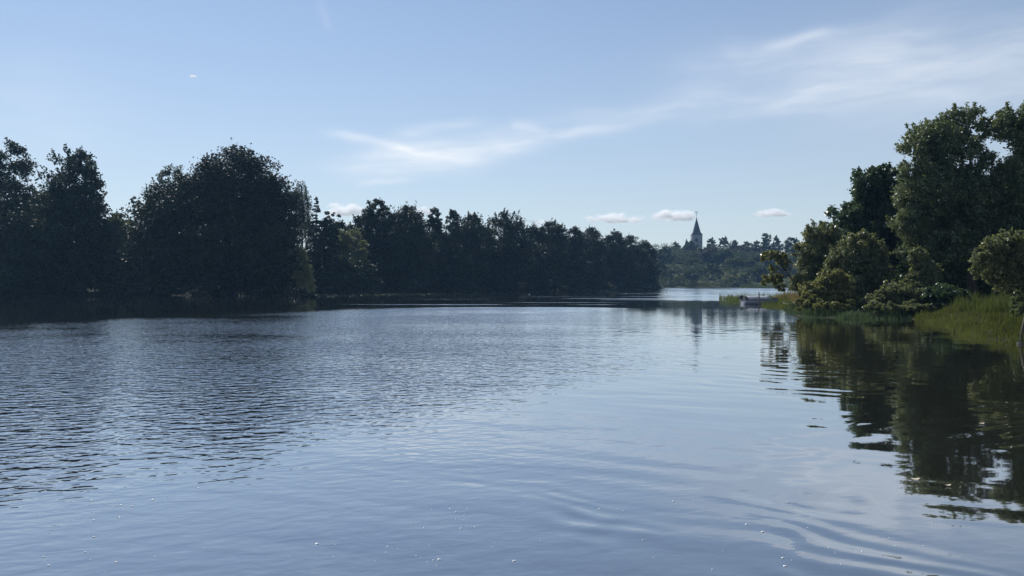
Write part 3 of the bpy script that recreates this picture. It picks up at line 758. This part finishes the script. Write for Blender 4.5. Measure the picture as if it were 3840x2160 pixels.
# ------------------------------------------------------------------ reeds and grass
def blades(name, label, cat, xy, h, leaf, width=.03, bend=.25, tintf=None, z=None):
    SEED[0] += 1; rs = np.random.default_rng(SEED[0])
    xy = np.array(xy); n = len(xy); px_, py_ = xy[:,0], xy[:,1]
    patch = .5 + .25 * np.sin(px_ * 2.1 + 1.3 * np.sin(py_ * 1.7)) + .25 * np.sin(px_ * .9 - py_ * 1.9 + 2)
    h = np.asarray(h, float) * (.3 + 1.25 * patch ** 1.4); h = np.asarray(h, float) * np.ones(n) * rs.uniform(.65, 1.2, n)
    z0 = np.maximum(gz(xy[:,0], xy[:,1]), -.25) if z is None else np.full(n, z)
    a = rs.uniform(0, 2 * PI, n); b_ = np.abs(rs.normal(size=n)) * bend * h
    d = np.stack([np.cos(a), np.sin(a), np.zeros(n)], -1)
    fa = a + PI / 2 + rs.normal(size=n) * .4; s = np.stack([np.cos(fa), np.sin(fa), np.zeros(n)], -1)
    s[:, 1] *= .6
    p0 = np.stack([xy[:,0], xy[:,1], z0 - .05], -1)
    p1 = p0 + d * (b_ * .3)[:, None] + np.array([0,0,1]) * (h * .6)[:, None]
    p2 = p0 + d * b_[:, None] + np.array([0,0,1]) * (h * (1 - .3 * (b_ / h) ** 2))[:, None]
    w = (width * rs.uniform(.6, 1.4, n))[:, None] * s
    v = np.empty((n, 2, 4, 3))
    v[:,0,0] = p0 - w*.5; v[:,0,1] = p0 + w*.5; v[:,0,2] = p1 + w*.45; v[:,0,3] = p1 - w*.45
    v[:,1,0] = p1 - w*.45; v[:,1,1] = p1 + w*.45; v[:,1,2] = p2 + w*.06; v[:,1,3] = p2 - w*.06
    tint = np.repeat(np.clip(rs.uniform(0, 1, n) * .45 + .55 * (.5 + .5 * np.sin(px_ * 1.3 + 2 * np.sin(py_ * .8))), 0, 1), 2)
    return tag(link(name, quads(name, v.reshape(-1, 3), n * 2, tint), L[leaf]), label, cat, kind='stuff')

def scatter_poly(rs, poly, n):
    p = np.array(poly); lo, hi = p.min(0), p.max(0); res = []
    while len(res) < n:
        q = rs.uniform(lo, hi, (n * 2, 2)); x, yv = q[:,0], q[:,1]; ins = np.zeros(len(q), bool)
        for i in range(len(p)):
            ax, ay = p[i]; bx, by = p[(i+1) % len(p)]
            ins ^= ((ay > yv) != (by > yv)) & (x < (bx-ax) * (yv-ay) / ((by-ay) or 1e-9) + ax)
        res += list(q[ins])
    return np.array(res[:n])

rs = np.random.default_rng(31)
P2 = lambda l: [W_(*q) for q in l]
xy = scatter_poly(rs, P2([(2695,1124),(2740,1129),(2790,1133),(2870,1134),(2960,1132),(2960,1119),(2850,1117),(2740,1118)]), 7500)
blades('reeds', 'green reed bed standing in the river behind the moored boat', 'reeds', xy, .68, 'reed', .04, .15)
xy = scatter_poly(rs, P2([(2852,1146),(2870,1153),(2930,1160),(2985,1172),(3060,1166),(3060,1140),(2930,1136),(2862,1138)]), 8000)
blades('reeds', 'dark green reeds in front of the bow of the moored boat', 'reeds', xy, .46, 'reed', .03, .16)
xy = scatter_poly(rs, P2([(2940,1162),(2990,1180),(3020,1193),(3200,1198),(3420,1199),(3420,1182),(3200,1170),(3040,1150)]), 14000)
blades('reeds', 'mixed reeds and sedge fringe under the shrubs of the right bank', 'reeds', xy, .44, 'rdark', .026, .45)
xy = scatter_poly(rs, P2([(2900,1128),(3000,1128),(3080,1130),(3080,1118),(2940,1116)]), 2600)
blades('reeds', 'pale straw-coloured dry reeds behind the leaning yellow shrub', 'reeds', xy, .95, 'straw', .04, .15)
xy = scatter_poly(rs, P2([(3430,1202),(3540,1220),(3600,1256),(3730,1284),(3900,1302),(4050,1290),(4000,1190),(3700,1165),(3480,1172)]), 40000)
xy = xy[river_sd(xy[:,0], xy[:,1]) > -.5]
blades('grass', 'bright green grassy shore at the right edge', 'grass', xy, .40, 'grass', .022, .45)
xy = scatter_poly(rs, P2([(3570,1200),(3650,1215),(3860,1215),(3950,1180),(3660,1172)]), 5000)
blades('tall_grass', 'tall feathery weeds standing at the back of the grassy shore', 'grass', xy, .7, 'reed', .022, .2)
xy = scatter_poly(rs, [(83,337),(89,337),(89,352),(81,352)], 2500)
blades('meadow_grass', 'sunlit meadow grass on the far shore between the bushes', 'grass', xy, .8, 'grass', .12, .3)
xy = scatter_poly(rs, [(100,334),(121,331),(126,338),(102,340)], 4000)
blades('reeds', 'low green reed strip along the far shore', 'reeds', xy, .9, 'reed', .12, .15)

# ------------------------------------------------------------------ boat, post and the small things
def boat():
    yb = 72.5
    X0, _, _ = at(2832, 1141, yb)
    hullm = noisy_mat('grey_blue_hull_paint', (.22,.255,.31), (.28,.31,.36), 2, .4)
    darkm = noisy_mat('dark_rubber', (.02,.02,.022), (.04,.04,.042), 3, .5)
    tarp = noisy_mat('pale_tarpaulin', (.36,.37,.39), (.44,.45,.47), 1.5, .35)
    steel = noisy_mat('grey_metal', (.25,.26,.27), (.4,.41,.42), 4, .35, .5)
    root = empty('motor_boat', (X0, yb, 0), 'small blue-grey motor boat with a pale arched cover moored in the reeds', 'boat', rz=math.radians(6))
    stn = [(-1.22,.60,.40,-.05), (-.6,.66,.40,-.09), (.2,.68,.41,-.09), (.9,.62,.43,-.07), (1.5,.46,.48,-.02), (2.0,.22,.54,.1), (2.25,.03,.60,.3)]
    rings = []
    for x, w, zt, zb in stn:
        rings.append([(x,-w,zt),(x,-w*.93,zt*.45+zb*.5),(x,-w*.6,zb),(x,0,zb-.05),(x,w*.6,zb),(x,w*.93,zt*.45+zb*.5),(x,w,zt),(x,w*.9,zt+.01),(x,0,zt-.1),(x,-w*.9,zt+.01)])
    MB().loft(rings).build('hull', hullm, root)
    g = MB()
    for s in (-1, 1): g.tube([(x, s*w, zt+.015) for x, w, zt, zb in stn], .035, 6)
    g.tube([(-1.23,-.6,.41),(-1.23,.6,.41)], .035, 6)
    g.build('gunwale', darkm, root)
    # barrel-shaped tarpaulin
    arc = [(-.62*math.cos(PI*i/10), .43+.37*math.sin(PI*i/10)**.8) for i in range(11)]
    rings = []
    for j, x in enumerate(np.linspace(-.92, 1.15, 9)):
        sag = -.02 * math.sin(PI * (j % 4) / 4)
        rings.append([(x + .12*(z-.44)*(1 if x > 0 else -.6), yv, z + sag) for yv, z in arc])
    cv = MB().loft(rings, caps=False); cvo = cv.build('cover', tarp, root, True)
    md = cvo.modifiers.new('Solidify', 'SOLIDIFY'); md.thickness = .02
    for x in (-.9, -.2, .5, 1.18):
        MB().tube([(x + .12*(z-.44)*(1 if x > 0 else -.6), yv*1.02, z+.012) for yv, z in arc], .016, 5).build('cover_hoop', steel, cvo)
    # outboard motor
    mo = MB()
    mo.loft([[(-1.42+a*w, b_*w*.8, z) for a, b_ in ((-1,-.7),(-.5,-1),(.7,-1),(1,-.6),(1,.6),(.7,1),(-.5,1),(-1,.7))] for w, z in ((.12,.50),(.17,.56),(.18,.72),(.14,.82),(.06,.86))])
    om = mo.build('outboard_motor', darkm, root, True)
    MB().tube([(-1.40,0,.52),(-1.44,0,.1),(-1.47,0,-.3)], [.07,.055,.05], 8).build('motor_leg', steel, om)
    MB().box(-1.36,-1.22,-.12,.12,.30,.50).build('motor_bracket', steel, om)
    MB().tube([(-1.30,0,.66),(-1.05,.05,.72),(-.98,.05,.72)], [.025,.02,.028], 6).build('tiller', darkm, om)
    MB().tube([(-1.5,-.1,.45),(-1.72,-.15,.12),(-1.86,-.2,-.05)], .02, 6).build('mooring_line', darkm, root)
boat()

wood = noisy_mat('weathered_wood', (.045,.038,.032), (.10,.085,.07), 5, .85, stretch=(1,1,.2))
x, yv, _ = at(2846, 1140, 70.5)
o = empty('mooring_post', (x, 70.5, 0), 'dark upright mooring post beside the moored motor boat', 'post')
MB().tube([(0,0,-1.2),(.01,0,.2),(0,0,1.12)], [.06,.055,.05], 8).build('pole', wood, o, True)
MB().tube([(0,0,1.12),(0,0,1.15)], [.058,.045], 8).build('cap', noisy_mat('dark_cap', (.05,.05,.05), (.09,.09,.09), 4, .6), o)
MB().tube([(.058*math.cos(a), .058*math.sin(a), .42+.01*math.sin(3*a)) for a in np.linspace(0, 2*PI, 13)], .014, 5).build('rope_loop', noisy_mat('old_rope', (.2,.17,.12), (.3,.26,.2), 8, .9), o)

# bleached branch lying in the reeds
x, yv, z = at(2958, 1139, 60.0)
o = empty('bleached_branch', (x, 60.0, z), 'white bleached branch lying in the reeds right of the boat', 'branch')
mb = MB(); mb.tube([(-.42,0,.06),(-.15,0,-.01),(.15,.03,0),(.5,.05,.015)], [.03,.03,.026,.012], 6); mb.tube([(-.36,0,.05),(-.45,.02,.13)], [.02,.008], 5)
mb.build('stem', noisy_mat('bleached_wood', (.5,.48,.43), (.65,.63,.58), 6, .7), o, True)
# dead stick leaning by the water on the grassy shore
for (u0, v0_, u1, v1_, yy, lab) in ((3548, 1214, 3572, 1174, 38.0, 'thin pale dead stick leaning up out of the shore grass'), (3448, 1186, 3462, 1160, 45.0, 'short pale dry stalk sticking up from the shore left of the leaning stick')):
    p = at(u0, v0_, yy); q = at(u1, v1_, yy)
    o = empty('dead_stick', p, lab, 'stick', 'dead sticks on the right shore')
    mb = MB(); d = Vector(q) - Vector(p); mb.tube([-.15*d, d*.5+Vector((.03,0,.02)), d], [.022,.018,.008], 6); mb.tube([d*.55, d*.55+Vector((.08,0,.12))], [.012,.005], 5)
    mb.build('stem', noisy_mat('dry_stick', (.22,.19,.14), (.32,.28,.2), 6, .8), o, True)

# dark leaning piles at the right edge
yy = 25.0
X0 = (3838 - U0) / F * yy
o = empty('mooring_stake', (X0, yy, -.05), 'dark leaning wooden stakes with a pale cross piece at the right edge', 'stake')
for i, (dx, dy, tx, h, r) in enumerate(((-.14,0,.20,.95,.045), (.0,.10,.22,1.05,.05), (.14,-.05,.20,1.0,.045))):
    MB().tube([(dx,dy,-.5),(dx+tx*.5,dy,h*.5),(dx+tx,dy,h)], [r,r*.95,r*.8], 8).build('pile', wood, o, True)
MB().box(-.24,.28,-.075,-.045,.06,.11).build('cross_piece', noisy_mat('pale_plank', (.22,.21,.2), (.3,.29,.27), 5, .7), o)
MB().tube([(.12,-.09,.10),(.14,-.09,.22),(.22,-.09,.24)], .05, 6).build('iron_hook', noisy_mat('pale_metal', (.5,.5,.5), (.65,.65,.65), 5, .3, .5), o)

# lily pads under the left wood
rs = np.random.default_rng(41)
pads = []
for k in range(2600):
    u = 1185 + 480 * rs.uniform(0, 1) ** 1.25 if rs.uniform() < .8 else rs.uniform(1400, 2350)
    vb = np.interp(u, [1185, 1260, 1700, 2100, 2440], [1104.6, 1101.4, 1098.3, 1092.2, 1087])
    x, yv = W_(u, vb + abs(rs.normal()) * 1.6 + .3)
    if rs.uniform() < .1: x, yv = W_(u, vb + rs.uniform(0, 12))
    pads.append((x, yv))
v = []; ff = []
for x, yv in pads:
    r = rs.uniform(.10, .22); a0 = rs.uniform(0, 6.28); tx, ty = rs.normal() * .17, rs.normal() * .17 - .10
    n0 = len(v); ang = [a0 + .3 + (2 * PI - .6) * i / 8 for i in range(9)]
    v.append((x, yv, .035))
    for a in ang:
        dx, dy = r * math.cos(a), r * math.sin(a); v.append((x + dx, yv + dy, .04 + dx * tx + dy * ty))
    ff += [(n0, n0 + 1 + i, n0 + 2 + i) for i in range(8)]
me = bpy.data.meshes.new('lily_pads'); me.from_pydata(v, [], ff); me.update()
pm, t, b, _o = new_mat('lily_pad'); b.inputs['Base Color'].default_value = (.06,.085,.03,1); b.inputs['Roughness'].default_value = .2
tag(link('lily_pads', me, pm), 'glinting lily pads floating along the foot of the left wood', 'lily pads', kind='stuff')

# floating leaves and foam flecks on the near water
leafm = noisy_mat('pale_dead_leaf', (.42,.36,.26), (.6,.54,.42), 20, .6)
for (u, v_, s, lab) in ((3435, 1803, .055, 'larger pale curled leaf floating on the dark reflection at lower right'), (3558, 1826, .035, 'smaller pale leaf floating right of the larger one on the dark reflection'), (3683, 1592, .05, 'thin straw-coloured leaf floating on the dark reflection at the far right')):
    x, yv = W_(u, v_)
    vs = []; n = 8
    for i in range(n + 1):
        f = i / n; w = s * .42 * math.sin(PI * f) ** .7; xx = s * (f - .5) * 2
        vs += [(xx, -w, .012 + .012 * (2*f-1)**2), (xx, 0, .006 + .012 * (2*f-1)**2), (xx, w, .014 + .012 * (2*f-1)**2)]
    fs = []
    for i in range(n):
        for j in range(2): fs.append((i*3+j, i*3+j+1, i*3+j+4, i*3+j+3))
    me = bpy.data.meshes.new('floating_leaf'); me.from_pydata(vs, [], fs); me.update()
    o = link('floating_leaf', me, leafm, smooth_shade=True); o.location = (x, yv, 0); o.rotation_euler = (0, 0, .2)
    md = o.modifiers.new('Solidify', 'SOLIDIFY'); md.thickness = .002
    tag(o, lab, 'leaf', 'pale leaves floating on the near water')
rs = np.random.default_rng(51)
v = []; ff = []
cl = [(300, 1930, 160, 70, 34), (430, 1880, 160, 50, 22), (1680, 1930, 110, 50, 34), (1500, 2060, 500, 60, 26), (2550, 1900, 500, 140, 34), (700, 1780, 300, 90, 14), (2700, 1700, 500, 90, 22), (250, 2090, 250, 50, 18), (3100, 2080, 400, 50, 16)]
for (cu, cv_, su, sv, n) in cl:
    for k in range(n):
        uu, vv = cu + rs.normal() * su * .6, cv_ + rs.normal() * sv * .6
        if vv < 1500: continue
        x, yv = W_(uu, vv); r = rs.choice([.003, .0045, .006, .009], p=[.4,.35,.18,.07]); n0 = len(v); el = rs.uniform(1, 1.9)
        for (q, zq) in ((1.0, .0), (.75, .6), (.35, .95)):
            for j in range(8): v.append((x + el * r * q * math.cos(j*PI/4), yv + r * q * math.sin(j*PI/4), .001 + r * .7 * zq))
        for lv in range(2):
            for j in range(8): ff.append((n0+lv*8+j, n0+lv*8+(j+1) % 8, n0+lv*8+8+(j+1) % 8, n0+lv*8+8+j))
        ff.append(tuple(n0+16+j for j in range(8)))
me = bpy.data.meshes.new('foam'); me.from_pydata(v, [], ff); me.update()
fm, t, b, _o = new_mat('foam_bubble'); b.inputs['Base Color'].default_value = (.75,.77,.78,1); b.inputs['Roughness'].default_value = .15
tag(link('foam', me, fm, smooth_shade=True), 'scattered white foam flecks drifting on the near water', 'foam', kind='stuff')

# ------------------------------------------------------------------ small cumulus clouds beyond the haze
def cloud(label, u, v_, wpx, hpx, y, dens, seed, lump=1.0):
    rs = np.random.default_rng(seed)
    x, _, z = at(u, v_, y); k = y / F
    import bmesh
    bm = bmesh.new(); bmesh.ops.create_icosphere(bm, subdivisions=3, radius=1.0)
    me = bpy.data.meshes.new('cloud'); bm.to_mesh(me); bm.free()
    m = bpy.data.materials.new('cloud_vapour'); m.use_nodes = True; nt = m.node_tree; t = NT(nt)
    nt.nodes.remove(nt.nodes['Principled BSDF']); out = nt.nodes['Material Output']
    tc = t.n('ShaderNodeTexCoord').outputs['Object']
    off = tuple(rs.uniform(0, 40, 3))
    flat = t.vm('MULTIPLY', tc, (1.0, 1.0, 1.0))
    r = t.n('ShaderNodeVectorMath', operation='LENGTH'); t.put(r.inputs[0], flat)
    zc = t.sep(tc)[2]
    wv = t.vm('ADD', t.vm('MULTIPLY', tc, (wpx / hpx * .42, 1.5, .8)), off)
    ns = t.noise(wv, 1.5 * lump, 5, .6)
    body = t.m('ADD', t.m('SUBTRACT', 1.0, r.outputs['Value']), t.m('MULTIPLY', t.m('SUBTRACT', ns, .52), 3.6))
    body = t.m('SUBTRACT', body, t.step(zc, -.15, -.7, 0.0, .7))
    d = t.m('MULTIPLY', t.step(body, .18, .62), dens)
    pv = t.n('ShaderNodeVolumePrincipled'); pv.inputs['Color'].default_value = (1,1,1,1); pv.inputs['Anisotropy'].default_value = .2
    t.put(pv.inputs['Density'], d); nt.links.new(pv.outputs[0], out.inputs['Volume'])
    o = link('cloud', me, m); o.location = (x, y, z); o.scale = (wpx * k * .5, wpx * k * .3, hpx * k * .5)
    return tag(o, label, 'cloud', 'small white clouds low in the sky')
cloud('white cumulus cloud between the spruce and the tall square-topped tree', 1290, 795, 190, 75, 3400, .05, 3)
cloud('small white cloud peeping over the wood left of the twin-topped pair', 1600, 795, 110, 44, 3400, .05, 4)
cloud('flat double white cloud above the river end of the wood', 2305, 824, 260, 56, 3400, .05, 8)
cloud('white cloud behind the tip of the church spire', 2530, 815, 220, 66, 3400, .05, 6)
cloud('small lens-shaped white cloud to the right of the church spire', 2890, 803, 160, 46, 3400, .05, 7)
cloud('faint white puff behind the bare dead twig', 2030, 838, 90, 36, 3400, .04, 9)
cloud('tiny bright wisp of cloud alone in the blue at upper left', 725, 289, 34, 18, 3400, .2, 12)

# ------------------------------------------------------------------ haze
hz = MB().box(-790, 790, -100, 920, -3.2, 58).build('haze', None)
hm = bpy.data.materials.new('haze_air'); hm.use_nodes = True; nt = hm.node_tree
nt.nodes.remove(nt.nodes['Principled BSDF'])
pv = nt.nodes.new('ShaderNodeVolumePrincipled'); pv.inputs['Color'].default_value = (.32,.60,1.0,1); pv.inputs['Density'].default_value = .00016
pv.inputs['Anisotropy'].default_value = .3
nt.links.new(pv.outputs[0], nt.nodes['Material Output'].inputs['Volume'])
hz.data.materials.append(hm); tag(hz, 'thin blue air haze over the river', 'haze', kind='stuff')

# ------------------------------------------------------------------ sky, sun, camera
w = bpy.data.worlds.new('World'); S.world = w; w.use_nodes = True
t = NT(w.node_tree); bg = w.node_tree.nodes['Background']
sky = t.n('ShaderNodeTexSky', sky_type='NISHITA')
sky.sun_disc = False; sky.sun_elevation = SUN_EL; sky.sun_rotation = SUN_AZ
sky.air_density = 1.0; sky.dust_density = .12; sky.ozone_density = 3.5; sky.altitude = 0
vec = t.n('ShaderNodeTexCoord').outputs['Generated']
dx, dy, dz = t.sep(vec)
az = t.m('ARCTAN2', dx, dy); el = t.m('ARCSINE', dz)
nv = t.xyz(az, el, 0.0)
warp = t.vm('MULTIPLY', t.vm('SUBTRACT', t.noise(nv, 6, 3, .5, col=True), (.5,.5,.5)), (.10,.040,0))
fine = t.noise(t.vm('MULTIPLY', t.vm('ADD', nv, warp), (5, 30, 1)), 1, 6, .55)
fib = t.m('ADD', .26, t.m('MULTIPLY', t.step(fine, .30, .72), .74))
wx, wy, _z = t.sep(t.vm('ADD', nv, warp))
acc = None
def ang(u, v):
    d = Vector(((u - U0) / F, 1.0, (V0 - v) / F)).normalized()
    return math.atan2(d.x, d.y), math.asin(d.z)
for (u1, v1, u2, v2, wd, amp) in [(1250,505,1560,580,14,.50), (1400,590,2000,515,44,.62), (1480,510,1760,470,22,.40), (1330,640,1800,610,34,.42), (1230,615,1700,640,30,.26), (1500,610,2020,560,24,.36), (1850,560,2300,480,24,.40),
                                  (1930,470,2050,500,26,.30), (2150,440,3000,390,40,.30), (2500,330,3400,230,110,.34), (2900,150,3150,130,20,.30), (3000,330,4100,330,120,.34), (1380,690,1560,685,10,.3),
                                  (3300,150,4300,160,90,.22), (2700,200,3000,250,60,.18), (1200,0,1240,120,20,.10), (0,250,300,600,200,.12)]:
    a1, e1 = ang(u1, v1); a2, e2 = ang(u2, v2)
    L_ = math.hypot(a2 - a1, e2 - e1); c_, s_ = (a2 - a1) / L_, (e2 - e1) / L_
    X_ = t.m('SUBTRACT', wx, (a1 + a2) / 2); Y_ = t.m('SUBTRACT', wy, (e1 + e2) / 2)
    al = t.m('DIVIDE', t.m('ADD', t.m('MULTIPLY', X_, c_), t.m('MULTIPLY', Y_, s_)), L_ * .55)
    ac = t.m('DIVIDE', t.m('SUBTRACT', t.m('MULTIPLY', Y_, c_), t.m('MULTIPLY', X_, s_)), wd / F)
    g = t.m('EXPONENT', t.m('MULTIPLY', t.m('ADD', t.m('MULTIPLY', t.m('MULTIPLY', al, al), t.m('MULTIPLY', al, al)), t.m('MULTIPLY', ac, ac)), -1.0))
    g = t.m('MULTIPLY', g, amp)
    acc = g if acc is None else t.m('ADD', acc, g)
veil = t.m('ADD', .14, t.m('MULTIPLY', t.m('EXPONENT', t.m('MULTIPLY', t.m('POWER', t.m('DIVIDE', el, .25), 2.0), -1.0)), .42))
fac = t.m('MULTIPLY', acc, t.m('MULTIPLY', fib, 1.12), clamp=True)
t.put(bg.inputs[0], t.mix(fac, t.mix(veil, sky.outputs[0], (5.9, 6.3, 6.6, 1)), (8.8, 9.1, 9.5, 1)))
bg.inputs[1].default_value = .10

sd = bpy.data.lights.new('sun', 'SUN'); sd.energy = 4.6; sd.angle = math.radians(.5); sd.color = (1, .97, .92)
so = bpy.data.objects.new('sun', sd); C.objects.link(so)
so.rotation_euler = Vector((-math.sin(SUN_AZ)*math.cos(SUN_EL), -math.cos(SUN_AZ)*math.cos(SUN_EL), -math.sin(SUN_EL))).to_track_quat('-Z', 'Y').to_euler()

cd = bpy.data.cameras.new('camera'); cd.sensor_width = 36; cd.lens = 36 * F / 3840
cd.clip_start = .05; cd.clip_end = 20000
cam = bpy.data.objects.new('camera', cd); C.objects.link(cam)
cam.location = (0, 0, CH); cam.rotation_euler = (PI / 2 - math.atan((1080 - V0) / F), 0, 0)
S.camera = cam
S.view_settings.view_transform = 'Standard'; S.view_settings.look = 'None'
S.view_settings.exposure = .11; S.view_settings.gamma = 1
S.render.engine = 'CYCLES'
cy = S.cycles
cy.max_bounces = 24; cy.diffuse_bounces = 3; cy.glossy_bounces = 4; cy.transmission_bounces = 4; cy.volume_bounces = 20; cy.transparent_max_bounces = 8
cy.sample_clamp_indirect = 4; cy.sample_clamp_direct = 30
cy.use_denoising = True
cy.volume_step_rate = 1.0; cy.volume_max_steps = 128
